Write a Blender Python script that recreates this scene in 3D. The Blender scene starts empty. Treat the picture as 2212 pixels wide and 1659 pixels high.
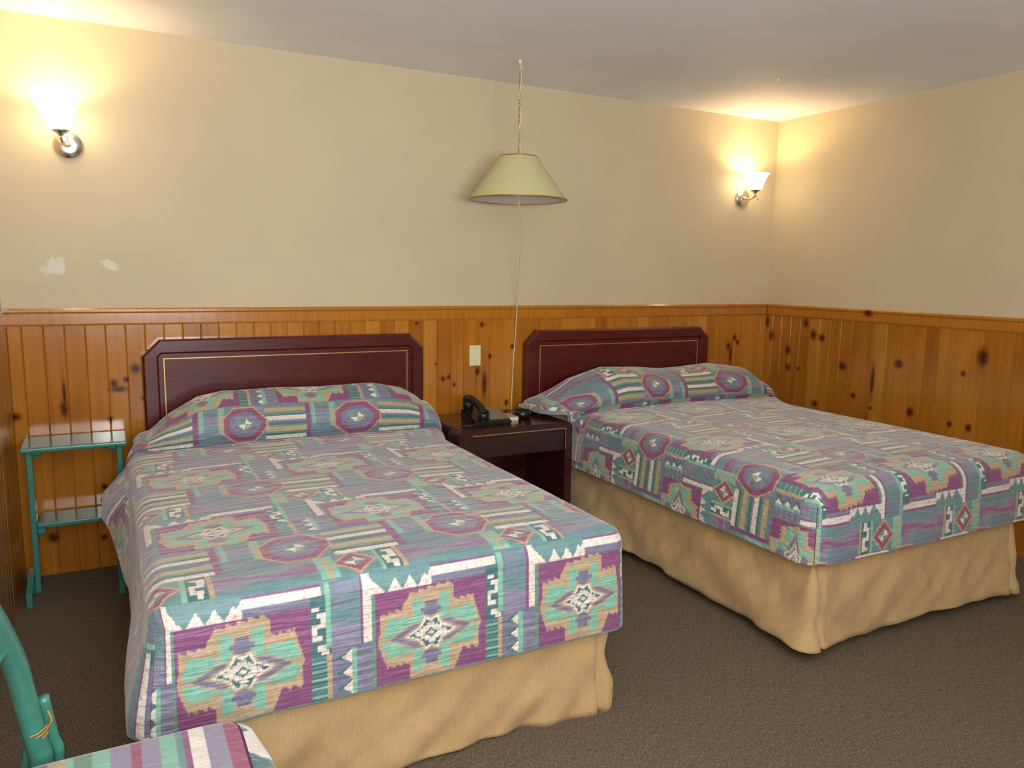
import bpy, bmesh, math, random
import numpy as np
from mathutils import Vector, Matrix, noise as mnoise

random.seed(7)
PI = math.pi
scene = bpy.context.scene
COL = scene.collection


def lin(r, g, b, k=1.0):
    f = lambda c: (c / 255 / 12.92 if c <= 10.31 else ((c / 255 + .055) / 1.055) ** 2.4)
    return (f(r) * k, f(g) * k, f(b) * k, 1)


# ------------------------------------------------------------------ camera
D, W, XL, H, RAIL = 4.0907, 4.2428, -0.4166, 2.525, 1.2544
CZ = 1.4509
yaw, pitch, roll, fpx = .4856, -.1442, .0159, 1658.7265
cy_, sy_, cp_, sp_ = math.cos(yaw), math.sin(yaw), math.cos(pitch), math.sin(pitch)
Fv = Vector((sy_ * cp_, cy_ * cp_, sp_))
R0 = Vector((cy_, -sy_, 0))
U0 = R0.cross(Fv)
Rv = R0 * math.cos(roll) + U0 * math.sin(roll)
Uv = U0 * math.cos(roll) - R0 * math.sin(roll)
cam = bpy.data.cameras.new('camera')
camo = bpy.data.objects.new('camera', cam)
COL.objects.link(camo)
m = Matrix((Rv, Uv, -Fv)).transposed().to_4x4()
m.translation = Vector((0, 0, CZ))
camo.matrix_world = m
cam.sensor_width = 36
cam.lens = 36 * fpx / 2212
cam.clip_start = .02
scene.camera = camo

# ------------------------------------------------------------------ light
scene.view_settings.view_transform = 'Standard'
scene.view_settings.look = 'None'
scene.view_settings.gamma = 1
scene.view_settings.use_curve_mapping = False
scene.view_settings.exposure = 0.0
scene.cycles.use_denoising = True
scene.cycles.max_bounces = 8
scene.cycles.sample_clamp_indirect = 6

wd = bpy.data.worlds.new('world')
scene.world = wd
wd.use_nodes = True
wd.node_tree.nodes['Background'].inputs[0].default_value = (.80, .86, 1, 1)
wd.node_tree.nodes['Background'].inputs[1].default_value = .25


def lamp(name, kind, loc, power, color, size=.1, rot=None, **kw):
    l = bpy.data.lights.new(name, kind)
    l.energy = power
    l.color = color
    if kind == 'AREA':
        l.shape = kw.get('shape', 'DISK')
        l.size = size
        if 'size_y' in kw:
            l.size_y = kw['size_y']
        if 'spread' in kw:
            l.spread = kw['spread']
    else:
        l.shadow_soft_size = size
    o = bpy.data.objects.new(name, l)
    COL.objects.link(o)
    o.location = loc
    if rot is not None:
        o.rotation_euler = rot
    return o


# the flash built into the camera that took the picture
fl = lamp('camera_flash', 'AREA', Vector((0, 0, CZ)) + Rv * -.03 + Uv * .045, 13.5, (1, .97, .92), .05)
fl.rotation_euler = m.to_euler()
# added area light for unseen daylight, tilted up to brighten the ceiling
fill = lamp('added_daylight_fill', 'AREA', (.42, -1.35, 1.5), 170, (.84, .91, 1), 1.4,
           (math.radians(148), 0, 0), shape='RECTANGLE', size_y=1.1)


# ------------------------------------------------------------------ helpers
def tag(o, label=None, cat=None, group=None, kind=None):
    if label: o['label'] = label
    if cat: o['category'] = cat
    if group: o['group'] = group
    if kind: o['kind'] = kind
    return o


def empty(name, loc, label, cat, group=None):
    o = bpy.data.objects.new(name, None)
    o.empty_display_size = .1
    COL.objects.link(o)
    o.location = loc
    return tag(o, label, cat, group)


def link(name, me, mat, parent=None, smooth=False):
    """mesh is given in world coordinates; parent is an un-rotated empty"""
    o = bpy.data.objects.new(name, me)
    COL.objects.link(o)
    if mat: me.materials.append(mat)
    if smooth:
        me.polygons.foreach_set('use_smooth', [True] * len(me.polygons))
    if parent is not None:
        o.parent = parent
        p = Vector((0, 0, 0))
        q = parent
        while q is not None:
            p += q.location
            q = q.parent
        o.location = (0, 0, 0)
        me.transform(Matrix.Translation(-p))
    return o


def obj(name, bm, mat, parent=None, smooth=False):
    me = bpy.data.meshes.new(name)
    bmesh.ops.recalc_face_normals(bm, faces=bm.faces)
    bm.to_mesh(me)
    bm.free()
    return link(name, me, mat, parent, smooth)


def npmesh(name, v, f, mat, parent=None, smooth=True, col=None):
    v = np.ascontiguousarray(v, dtype=np.float32)
    f = np.ascontiguousarray(f, dtype=np.int32)
    me = bpy.data.meshes.new(name)
    me.vertices.add(len(v))
    me.vertices.foreach_set('co', v.ravel())
    me.loops.add(f.size)
    me.loops.foreach_set('vertex_index', f.ravel())
    me.polygons.add(len(f))
    me.polygons.foreach_set('loop_start', np.arange(0, f.size, f.shape[1], dtype=np.int32))
    me.update(calc_edges=True)
    if col is not None:
        a = me.color_attributes.new('weave', 'FLOAT_COLOR', 'POINT')
        c4 = np.ones((len(v), 4), dtype=np.float32)
        c4[:, :3] = col
        a.data.foreach_set('color', c4.ravel())
    return link(name, me, mat, parent, smooth)


def box(bm, x0, x1, y0, y1, z0, z1, bev=0, seg=2):
    r = bmesh.ops.create_cube(bm, size=1)
    vs = r['verts']
    bmesh.ops.scale(bm, vec=(x1 - x0, y1 - y0, z1 - z0), verts=vs)
    bmesh.ops.translate(bm, vec=((x0 + x1) / 2, (y0 + y1) / 2, (z0 + z1) / 2), verts=vs)
    if bev:
        es = list({e for v in vs for e in v.link_edges})
        bmesh.ops.bevel(bm, geom=es, offset=bev, segments=seg, affect='EDGES', profile=.5)
    return bm


def bx(*a, **k):
    return box(bmesh.new(), *a, **k)


def prism(bm, pts, axis, a, b):
    """extrude a polygon; pts are 2D in the plane across axis"""
    def P(p, w):
        return {'x': (w, p[0], p[1]), 'y': (p[0], w, p[1]), 'z': (p[0], p[1], w)}[axis]
    v0 = [bm.verts.new(P(p, a)) for p in pts]
    v1 = [bm.verts.new(P(p, b)) for p in pts]
    bm.faces.new(v0)
    bm.faces.new(v1[::-1])
    n = len(pts)
    for i in range(n):
        bm.faces.new((v0[i], v1[i], v1[(i + 1) % n], v0[(i + 1) % n]))
    return bm


def ring_prism(bm, outer, inner, axis, a, b):
    def P(p, w):
        return {'x': (w, p[0], p[1]), 'y': (p[0], w, p[1]), 'z': (p[0], p[1], w)}[axis]
    n = len(outer)
    R = [[bm.verts.new(P(p, w)) for p in pl] for w in (a, b) for pl in (outer, inner)]
    oa, ia, ob, ib = R
    for i in range(n):
        j = (i + 1) % n
        bm.faces.new((oa[i], oa[j], ia[j], ia[i]))
        bm.faces.new((ob[i], ob[j], ib[j], ib[i]))
        bm.faces.new((oa[i], oa[j], ob[j], ob[i]))
        bm.faces.new((ia[i], ia[j], ib[j], ib[i]))
    return bm


def lathe(bm, prof, c, n=32, axis=Vector((0, 0, 1)), close=False):
    """prof = [(r, h)], revolved about axis through c"""
    axis = Vector(axis).normalized()
    a = axis.orthogonal().normalized()
    b = axis.cross(a)
    c = Vector(c)
    rows = []
    for r, h in prof:
        if r < 1e-6:
            rows.append([bm.verts.new(c + axis * h)])
        else:
            rows.append([bm.verts.new(c + axis * h + (a * math.cos(2 * PI * i / n) + b * math.sin(2 * PI * i / n)) * r)
                         for i in range(n)])
    def face(vs):
        try: bm.faces.new(vs)
        except ValueError: pass
    pairs = list(zip(rows[:-1], rows[1:]))
    if close: pairs.append((rows[-1], rows[0]))
    for A, B in pairs:
        for i in range(n):
            j = (i + 1) % n
            if len(A) == 1 and len(B) == 1: continue
            if len(A) == 1: face((A[0], B[i], B[j]))
            elif len(B) == 1: face((A[i], A[j], B[0]))
            else: face((A[i], A[j], B[j], B[i]))
    return bm


def smooth_path(pts, k=8):
    P = [Vector(p) for p in pts]
    out = []
    for i in range(len(P) - 1):
        p0 = P[max(i - 1, 0)]; p1 = P[i]; p2 = P[i + 1]; p3 = P[min(i + 2, len(P) - 1)]
        for j in range(k):
            t = j / k
            out.append(.5 * ((2 * p1) + (p2 - p0) * t + (2 * p0 - 5 * p1 + 4 * p2 - p3) * t * t
                             + (3 * p1 - p0 - 3 * p2 + p3) * t ** 3))
    out.append(P[-1])
    return out


def tube(bm, pts, r, n=10, k=8, rfun=None):
    P = smooth_path(pts, k) if k > 1 else [Vector(p) for p in pts]
    rows = []
    up = None
    for i, p in enumerate(P):
        t = (P[min(i + 1, len(P) - 1)] - P[max(i - 1, 0)]).normalized()
        if up is None: up = t.orthogonal().normalized()
        up = (up - t * up.dot(t)).normalized()
        s = t.cross(up)
        rr = rfun(i / (len(P) - 1)) if rfun else r
        rows.append([bm.verts.new(p + (up * math.cos(2 * PI * q / n) + s * math.sin(2 * PI * q / n)) * rr)
                     for q in range(n)])
    for A, B in zip(rows[:-1], rows[1:]):
        for q in range(n):
            bm.faces.new((A[q], A[(q + 1) % n], B[(q + 1) % n], B[q]))
    bm.faces.new(rows[0][::-1])
    bm.faces.new(rows[-1])
    return bm


# ------------------------------------------------------------------ materials
class NT:
    def __init__(s, name):
        s.m = bpy.data.materials.new(name)
        s.m.use_nodes = True
        s.t = s.m.node_tree
        s.b = s.t.nodes['Principled BSDF']
        s.out = s.t.nodes['Material Output']

    def n(s, kind, **kw):
        x = s.t.nodes.new(kind)
        for k, v in kw.items(): setattr(x, k, v)
        return x

    def l(s, a, b): s.t.links.new(a, b)

    def val(s, sock, v):
        if isinstance(v, bpy.types.NodeSocket): s.l(v, sock)
        else: sock.default_value = v

    def math(s, op, a, b=0.0, c=None):
        x = s.n('ShaderNodeMath', operation=op)
        s.val(x.inputs[0], a); s.val(x.inputs[1], b)
        if c is not None: s.val(x.inputs[2], c)
        return x.outputs[0]

    def mix(s, fac, a, b, mode='MIX'):
        x = s.n('ShaderNodeMix', data_type='RGBA', blend_type=mode)
        s.val(x.inputs[0], fac); s.val(x.inputs[6], a); s.val(x.inputs[7], b)
        return x.outputs[2]

    def ramp(s, fac, stops, interp='LINEAR'):
        x = s.n('ShaderNodeValToRGB')
        x.color_ramp.interpolation = interp
        e = x.color_ramp.elements
        while len(e) < len(stops): e.new(.5)
        for i, (p, c) in enumerate(stops):
            e[i].position = p
            e[i].color = c if len(c) == 4 else (*c, 1)
        s.l(fac, x.inputs[0])
        return x.outputs[0]

    def noise(s, scale, detail=3, vec=None, mapscale=None, rough=.5):
        x = s.n('ShaderNodeTexNoise')
        x.inputs['Scale'].default_value = scale
        x.inputs['Detail'].default_value = detail
        x.inputs['Roughness'].default_value = rough
        v = vec if vec is not None else s.coord()
        if mapscale is not None:
            mp = s.n('ShaderNodeMapping')
            mp.inputs['Scale'].default_value = mapscale
            s.l(v, mp.inputs[0])
            v = mp.outputs[0]
        s.l(v, x.inputs['Vector'])
        return x.outputs[0]

    def coord(s):
        return s.n('ShaderNodeTexCoord').outputs['Object']

    def bump(s, h, strength=.3, dist=.01, prev=None):
        x = s.n('ShaderNodeBump')
        x.inputs['Strength'].default_value = strength
        x.inputs['Distance'].default_value = dist
        s.l(h, x.inputs['Height'])
        if prev is not None: s.l(prev, x.inputs['Normal'])
        s.l(x.outputs[0], s.b.inputs['Normal'])
        return x.outputs[0]

    def base(s, c): s.val(s.b.inputs['Base Color'], c)

    def p(s, **k):
        for a, v in k.items(): s.b.inputs[a.replace('_', ' ')].default_value = v
        return s


def simple(name, c, rough=.5, metal=0, var=.06, scale=30, bump=0.0, coat=0.0):
    t = NT(name)
    nz = t.noise(scale, 3)
    dark = tuple(x * (1 - var) for x in c[:3]) + (1,)
    lite = tuple(min(1, x * (1 + var)) for x in c[:3]) + (1,)
    t.base(t.ramp(nz, [(.3, dark), (.7, lite)]))
    t.p(Roughness=rough, Metallic=metal)
    t.b.inputs['Coat Weight'].default_value = coat
    if bump: t.bump(nz, bump, .004)
    return t.m


def wall_paint(name, c, patches=()):
    t = NT(name)
    nz = t.noise(1.6, 4)
    k = lambda q: tuple(x * q for x in c[:3]) + (1,)
    col = t.ramp(nz, [(.35, k(.96)), (.65, k(1.03))])
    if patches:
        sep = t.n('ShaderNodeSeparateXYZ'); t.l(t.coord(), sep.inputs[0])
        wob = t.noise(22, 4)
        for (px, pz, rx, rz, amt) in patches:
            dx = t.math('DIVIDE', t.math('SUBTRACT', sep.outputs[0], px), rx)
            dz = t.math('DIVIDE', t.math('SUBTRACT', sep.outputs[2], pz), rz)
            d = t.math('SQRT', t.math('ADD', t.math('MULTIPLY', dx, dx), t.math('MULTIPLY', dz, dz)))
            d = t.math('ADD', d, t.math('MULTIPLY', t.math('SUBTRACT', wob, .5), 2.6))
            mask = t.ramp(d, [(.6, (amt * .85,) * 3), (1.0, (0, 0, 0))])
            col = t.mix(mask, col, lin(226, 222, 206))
    t.base(col)
    t.p(Roughness=.62)
    t.b.inputs['Specular IOR Level'].default_value = .35
    t.bump(t.noise(160, 2), .08, .002)
    return t.m


def pine(name, axis, knots, tone=1.0, pitch_=.0837, off=-.012, rough=.17):
    """knotty pine boards, board joints every pitch_ along axis"""
    t = NT(name)
    sep = t.n('ShaderNodeSeparateXYZ'); t.l(t.coord(), sep.inputs[0])
    a = sep.outputs[{'x': 0, 'y': 1, 'n': 0}[axis]]
    z = sep.outputs[2]
    idx = t.math('FLOOR', t.math('DIVIDE', t.math('SUBTRACT', a, off), pitch_))
    wn = t.n('ShaderNodeTexWhiteNoise', noise_dimensions='1D')
    t.l(idx, wn.inputs['W'])
    comb = t.n('ShaderNodeCombineXYZ')
    t.l(t.math('MULTIPLY', a, 42), comb.inputs[0])
    t.l(t.math('MULTIPLY', idx, 7.3), comb.inputs[1])
    t.l(t.math('MULTIPLY', z, 1.6), comb.inputs[2])
    grain = t.noise(1.0, 5, comb.outputs[0], rough=.62)
    base = t.ramp(wn.outputs[0], [(0, lin(176, 108, 32, tone)), (.5, lin(188, 121, 38, tone)), (1, lin(200, 135, 50, tone))])
    col = t.mix(1.0, base, t.ramp(grain, [(.3, (.82, .78, .70)), (.6, (1.05, 1.04, 1.0))]), 'MULTIPLY')
    # slow darker stretches in single boards
    comb2 = t.n('ShaderNodeCombineXYZ')
    t.l(t.math('MULTIPLY', idx, 3.7), comb2.inputs[0])
    t.l(t.math('MULTIPLY', z, 2.4), comb2.inputs[2])
    col = t.mix(1.0, col, t.ramp(t.noise(1.0, 1, comb2.outputs[0]), [(.35, (.84, .78, .70)), (.55, (1, 1, 1))]), 'MULTIPLY')
    if knots:
        best = None
        wob = t.math('MULTIPLY', t.math('SUBTRACT', t.noise(60, 2), .5), .5)
        for (ka, kz, ra, rz) in knots:
            v = t.n('ShaderNodeVectorMath', operation='SUBTRACT')
            t.l(t.coord(), v.inputs[0])
            q = {'x': (ka, 0, kz), 'n': (ka, 0, kz), 'y': (0, ka, kz)}[axis]
            v.inputs[1].default_value = q
            w_ = t.n('ShaderNodeVectorMath', operation='MULTIPLY')
            t.l(v.outputs[0], w_.inputs[0])
            w_.inputs[1].default_value = {'x': (1 / ra, 0, 1 / rz), 'n': (1 / ra, 0, 1 / rz), 'y': (0, 1 / ra, 1 / rz)}[axis]
            ln = t.n('ShaderNodeVectorMath', operation='LENGTH')
            t.l(w_.outputs[0], ln.inputs[0])
            best = ln.outputs[1] if best is None else t.math('MINIMUM', best, ln.outputs[1])
        best = t.math('ADD', best, wob)
        kk = t.math('MULTIPLY', best, .5)
        col = t.mix(1.0, col, t.ramp(kk, [(.1, (.16, .10, .08)), (.38, (.26, .17, .13)), (.56, (.62, .5, .4)), (.95, (1, 1, 1))]), 'MULTIPLY')
    t.base(col)
    t.p(Roughness=rough)
    t.b.inputs['Coat Weight'].default_value = .4
    t.b.inputs['Coat Roughness'].default_value = .12
    t.bump(t.noise(5, 3), .12, .01)
    return t.m


def dark_wood(name, c, rough=.22):
    t = NT(name)
    g = t.noise(1.0, 5, mapscale=(6, 30, 60), rough=.6)
    k = lambda q: tuple(x * q for x in c[:3]) + (1,)
    t.base(t.ramp(g, [(.3, k(.7)), (.7, k(1.2))]))
    t.p(Roughness=rough)
    t.b.inputs['Coat Weight'].default_value = .35
    t.b.inputs['Coat Roughness'].default_value = .15
    return t.m


def carpet_mat():
    t = NT('brown_carpet')
    a = t.noise(230, 3)
    b = t.noise(1.0, 3, mapscale=(260, 60, 60))
    mixn = t.math('ADD', t.math('MULTIPLY', a, .6), t.math('MULTIPLY', b, .4))
    t.base(t.ramp(mixn, [(.36, lin(74, 64, 52)), (.5, lin(108, 95, 78)), (.64, lin(144, 129, 108))]))
    t.p(Roughness=.95)
    t.b.inputs['Specular IOR Level'].default_value = .1
    t.bump(mixn, .6, .006)
    return t.m


def fabric_mat(name, quilt=True):
    t = NT(name)
    at = t.n('ShaderNodeAttribute', attribute_name='weave')
    sp = t.noise(380, 2)
    col = t.mix(1.0, at.outputs[0], t.ramp(sp, [(.3, (.86, .86, .86)), (.7, (1.1, 1.1, 1.1))]), 'MULTIPLY')
    t.base(col)
    t.p(Roughness=.5)
    t.b.inputs['Specular IOR Level'].default_value = .5
    t.b.inputs['Sheen Weight'].default_value = .5
    t.b.inputs['Sheen Roughness'].default_value = .4
    b1 = t.bump(t.noise(1.0, 3, mapscale=(9, 40, 70)), .6, .014)
    b2 = t.bump(t.noise(18, 3), .25, .012, b1)
    return t.m


def skirt_mat():
    t = NT('tan_skirt_cloth')
    nz = t.noise(5, 4)
    col = t.ramp(nz, [(.3, lin(182, 150, 104)), (.7, lin(200, 168, 120))])
    t.base(t.mix(1.0, col, t.ramp(t.noise(1.0, 2, mapscale=(160, 160, 30)), [(.3, (.92, .92, .92)), (.7, (1.05, 1.05, 1.05))]), 'MULTIPLY'))
    t.p(Roughness=.8)
    t.b.inputs['Specular IOR Level'].default_value = .2
    t.b.inputs['Sheen Weight'].default_value = .2
    t.bump(t.noise(1.0, 4, mapscale=(14, 14, 5)), .6, .014)
    return t.m


def glow_glass():
    t = NT('lit_opal_glass')
    t.base((.95, .93, .88, 1))
    t.p(Roughness=.3)
    t.b.inputs['Transmission Weight'].default_value = 0
    t.b.inputs['Emission Color'].default_value = (1, .80, .50, 1)
    t.b.inputs['Emission Strength'].default_value = 11
    return t.m


M = dict(
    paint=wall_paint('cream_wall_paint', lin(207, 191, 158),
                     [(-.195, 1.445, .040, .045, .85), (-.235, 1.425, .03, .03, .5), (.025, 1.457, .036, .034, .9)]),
    paint2=wall_paint('cream_side_wall_paint', lin(207, 191, 158)),
    ceiling=wall_paint('off_white_ceiling_paint', lin(240, 240, 243)),
    carpet=carpet_mat(),
    mahogany=dark_wood('mahogany_varnish', lin(86, 26, 26)),
    mahogany_dark=dark_wood('dark_nightstand_varnish', lin(58, 22, 22), .18),
    dark=dark_wood('dark_mahogany_front', lin(46, 22, 22), .3),
    gold=simple('gold_inlay', lin(200, 160, 110), .35, .6),
    green=simple('green_enamel_paint', lin(66, 132, 120), .22, 0, .08, 20, coat=.3),
    rattan=simple('turquoise_rattan_paint', lin(66, 134, 118), .3, 0, .14, 14, .1, coat=.2),
    binding=simple('bare_rattan_binding', lin(170, 132, 72), .6),
    spread=fabric_mat('patterned_bedspread_cloth'),
    cushion=fabric_mat('patterned_cushion_cloth'),
    skirt=skirt_mat(),
    chrome=simple('brushed_nickel', (.78, .72, .66, 1), .22, 1, .03),
    glass=glow_glass(),
    shade=simple('cream_lampshade_cloth', lin(206, 196, 146), .75, 0, .03, 60),
    shade_in=simple('white_lampshade_lining', lin(225, 220, 205), .6, 0, .02),
    cordm=simple('ivory_cord', lin(226, 208, 168), .5),
    brass=simple('brass_chain', lin(176, 140, 74), .35, .7),
    ivory=simple('ivory_plastic', lin(232, 222, 178), .35, 0, .02),
    black=simple('black_plastic', lin(22, 24, 24), .3),
    greyp=simple('grey_plastic', lin(130, 122, 104), .45),
    paper=simple('beige_paper', lin(186, 160, 128), .7),
    white=simple('white_paper', lin(220, 215, 200), .7),
    metal=simple('dark_bed_frame_metal', lin(50, 48, 46), .45, .6),
    ticking=simple('white_mattress_ticking', lin(215, 212, 205), .8),
    bulb=simple('frosted_bulb', lin(235, 235, 230), .3),
)

# ------------------------------------------------------------------ room shell
YB = -1.6
fl_ = obj('floor', bx(XL - .15, W + .15, YB, D + .15, -.1, 0), M['carpet']); tag(fl_, kind='structure')
ce = obj('ceiling', bx(XL - .15, W + .15, YB, D + .15, H, H + .1), M['ceiling']); tag(ce, kind='structure')
wb = obj('wall_back', bx(XL, W, D, D + .12, 0, H), M['paint']); tag(wb, kind='structure')
wr = obj('wall_right', bx(W, W + .12, YB, D + .12, 0, H), M['paint2']); tag(wr, kind='structure')
wl = obj('wall_left', bx(XL - .12, XL, YB, D + .12, 0, H), M['paint2']); tag(wl, kind='structure')
# unseen wall behind the camera; its window is added as a daylight source
bm = bmesh.new()
box(bm, XL - .12, -.3, YB - .12, YB, 0, H)
box(bm, 1.8, W + .12, YB - .12, YB, 0, H)
box(bm, -.3, 1.8, YB - .12, YB, 0, .9)
box(bm, -.3, 1.8, YB - .12, YB, 2.1, H)
tag(obj('wall_front', bm, M['paint2']), kind='structure')
fill.location.y = YB + .42  # added fill light stands inside the room, ahead of the opening
bm = bmesh.new()
ring_prism(bm, [(-.3, .9), (1.8, .9), (1.8, 2.1), (-.3, 2.1)], [(-.24, .96), (1.74, .96), (1.74, 2.04), (-.24, 2.04)], 'y', YB - .1, YB - .05)
box(bm, .73, .77, YB - .09, YB - .06, .96, 2.04)
tag(obj('added_window_1', bm, M['ivory']), kind='structure')  # frame of the added window, out of view

KB = [(-.200, .79, .013, .030), (-.395, .765, .020, .016), (.105, .965, .016, .020), (.012, .895, .014, .020),
      (.063, .915, .010, .012), (.135, .82, .010, .010), (-.012, .725, .012, .013), (-.28, .18, .018, .020),
      (-.055, .40, .010, .012), (-.07, .15, .012, .012), (-.196, .86, .006, .05), (.03, .87, .03, .012),
      (1.945, 1.145, .011, .013), (2.15, 1.01, .010, .012), (2.00, .955, .009, .013), (1.70, .835, .012, .013),
      (1.735, .845, .010, .012), (1.92, .87, .013, .018), (1.965, .79, .014, .065), (1.77, .80, .008, .010),
      (1.655, .925, .007, .007), (2.115, .67, .010, .016), (1.54, 1.16, .010, .007), (3.93, 1.02, .014, .02),
      (3.96, .985, .012, .016), (3.875, .96, .014, .02), (3.90, .90, .010, .06)]
KR = [(4.07, 1.13, .02, .032), (4.02, 1.03, .018, .030), (3.86, .94, .018, .026), (3.85, .82, .016, .022),
      (3.76, .82, .010, .014), (3.72, 1.14, .018, .022), (3.65, 1.065, .020, .028), (3.58, 1.05, .022, .020),
      (3.40, .88, .022, .02), (3.00, .94, .022, .022), (3.17, .82, .012, .085), (3.60, .60, .020, .018),
      (2.90, .66, .018, .024), (2.50, 1.03, .024, .040), (2.54, .63, .014, .018), (2.65, .63, .012, .014),
      (2.60, .93, .012, .014), (3.17, .64, .010, .010), (3.30, .70, .016, .014)]


def boards(name, axis, a0, a1, ztop, wallpos, sign, knots, off=-.012):
    """one board wall: axis along, sign = direction the boards face"""
    rnd = random.Random(hash(name) % 1000 if False else len(name) + int(a0 * 10))
    p = .0837
    bm = bmesh.new()
    a = off + p * math.ceil((a0 - off) / p)
    edges = [a0]
    while a < a1 - .005:
        if a > a0 + .005: edges.append(a)
        a += p
    edges.append(a1)
    for i in range(len(edges) - 1):
        l, r = edges[i], edges[i + 1]
        t1, t2 = [.014 + rnd.uniform(-.0005, .0005) for _ in range(2)]
        g = .0042
        prof = [(l, 0), (l, .009), (l + g, t1), (r - g, t2), (r, .009), (r, 0)]
        if axis == 'x':
            prism(bm, [(q[0], wallpos + sign * q[1]) for q in prof], 'z', 0, ztop)
        else:
            prism(bm, [(wallpos + sign * q[1], q[0]) for q in prof], 'z', 0, ztop)
    return bm


tag(obj('trim_1', boards('b', 'x', XL + .014, W - .014, 1.19, D, -1, KB), pine('knotty_pine_back', 'x', KB)), kind='structure')
tag(obj('trim_2', boards('bb', 'y', YB + .01, D - .0, 1.19, W, -1, KR, -.003 + .0837 * 0), pine('knotty_pine_right', 'y', KR, .9, off=-.003)), kind='structure')
tag(obj('trim_3', boards('bbb', 'y', YB + .01, D - .0, 1.19, XL, 1, [], -.003), pine('knotty_pine_left', 'y', [(3.9, .76, .05, .02), (3.7, .5, .03, .03)], .8, off=-.003, rough=.35)), kind='structure')
railm = pine('pine_rail', 'n', [], 1.0, 3.0, -.5)
railr = pine('pine_rail_side', 'y', [(3.23, 1.235, .024, .02)], .95, 9.0, -3)
rp = [(0, 1.176), (.020, 1.176), (.024, 1.185), (.024, 1.232), (.030, 1.240), (.030, 1.250), (.024, 1.256), (0, 1.256)]
tag(obj('trim_4', prism(bmesh.new(), [(D - a, b) for a, b in rp], 'x', XL, W), railm), kind='structure')
tag(obj('trim_5', prism(bmesh.new(), [(W - a, b) for a, b in rp], 'y', YB, D - .031), railr), kind='structure')
tag(obj('trim_6', prism(bmesh.new(), [(XL + a, b) for a, b in rp], 'y', YB, D - .031), railr), kind='structure')

# ------------------------------------------------------------------ southwestern cloth pattern
TU, TV, RES = .515, .67, .0015
NU, NV = int(round(TU / RES)), int(round(TV / RES))
PUR, TEAL, DTEAL = lin(138, 82, 124)[:3], lin(108, 142, 144)[:3], lin(76, 114, 116)[:3]
MINT, TAN, WHT = lin(132, 186, 164)[:3], lin(188, 162, 130)[:3], lin(230, 220, 208)[:3]
GRY, LIL, GRN, RED = lin(124, 122, 146)[:3], lin(146, 138, 160)[:3], lin(110, 146, 128)[:3], lin(152, 80, 108)[:3]
uu, vv = np.meshgrid((np.arange(NU) + .5) * TU / NU, (np.arange(NV) + .5) * TV / NV)   # rows = v
tile = np.zeros((NV, NU, 3))
tile[:] = TEAL
rng = np.random.default_rng(3)


def vmap(v):
    return v if v <= .2 else .2 + (v - .2) * (.345 / .325)


def cells(x0, y0, x1, y1):
    """coordinates relative to the star centre, wrapped so the shape is in one piece"""
    cu = (uu - x0) % TU + x0
    cv = (vv - y0) % TV + y0
    return cu, cv


def stamp(mask, c):
    if callable(c):
        tile[mask] = c()[mask]
    else:
        tile[mask] = c


def rect(x0, x1, y0, y1, c):
    y0, y1 = vmap(y0), vmap(y1)
    cu, cv = cells(x0, y0, x1, y1)
    mk = (cu <= x1) & (cv <= y1)
    if isinstance(c, list):                    # stripes across: list of colours bottom to top
        k = np.clip(((cv - y0) / (y1 - y0) * len(c)).astype(int), 0, len(c) - 1)
        arr = np.array(c)[k]
        tile[mk] = arr[mk]
    else:
        tile[mk] = c


def poly(pts, c, map_=True):
    P = np.array([(x, vmap(y) if map_ else y) for x, y in pts])
    x0, y0 = P.min(0)
    x1, y1 = P.max(0)
    cu, cv = cells(x0, y0, x1, y1)
    ins = np.zeros(cu.shape, bool)
    n = len(P)
    for i in range(n):
        ax, ay = P[i]
        bx_, by = P[(i + 1) % n]
        if ay == by: continue
        cr = ((ay > cv) != (by > cv)) & (cu < (bx_ - ax) * (cv - ay) / (by - ay) + ax)
        ins ^= cr
    tile[ins] = c


def grad(x0, x1, y0, y1, cols, seed=0, along='v'):
    y0, y1 = vmap(y0), vmap(y1)
    cu, cv = cells(x0, y0, x1, y1)
    mk = (cu <= x1) & (cv <= y1)
    r = np.random.default_rng(seed)
    streak = r.normal(0, .05, NV)[np.clip((vv / TV * NV).astype(int), 0, NV - 1)]
    w = (cv - y0) / (y1 - y0) + streak + .10 * np.sin((cu - x0) * 22 + cv * 60)
    w = np.clip(w, 0, 1) * (len(cols) - 1)
    i = np.clip(w.astype(int), 0, len(cols) - 2)
    f = (w - i)[..., None]
    C = np.array(cols)
    a = C[i] * (1 - f) + C[i + 1] * f
    tile[mk] = a[mk]


def jag(x0, y0, x1, y1, n, amp):
    """saw-tooth points from p0 to p1 (not including the last)"""
    out = []
    dx, dy = (x1 - x0) / n, (y1 - y0) / n
    ln = math.hypot(dx, dy)
    nx, ny = dy / ln * amp, -dx / ln * amp
    for i in range(n):
        out += [(x0 + dx * i, y0 + dy * i), (x0 + dx * (i + .15) + nx, y0 + dy * (i + .15) + ny)]
    return out


# background of broad woven areas
grad(-.055, .23, .20, .325, [TEAL, TEAL, LIL, PUR, LIL, TEAL, GRY], 1)
grad(-.245, .275, .325, .525, [GRY, TEAL, GRY, LIL, TEAL], 4)
grad(.225, .306, .005, .205, [GRY, LIL, TEAL, TEAL, GRY, TEAL], 2)
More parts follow.
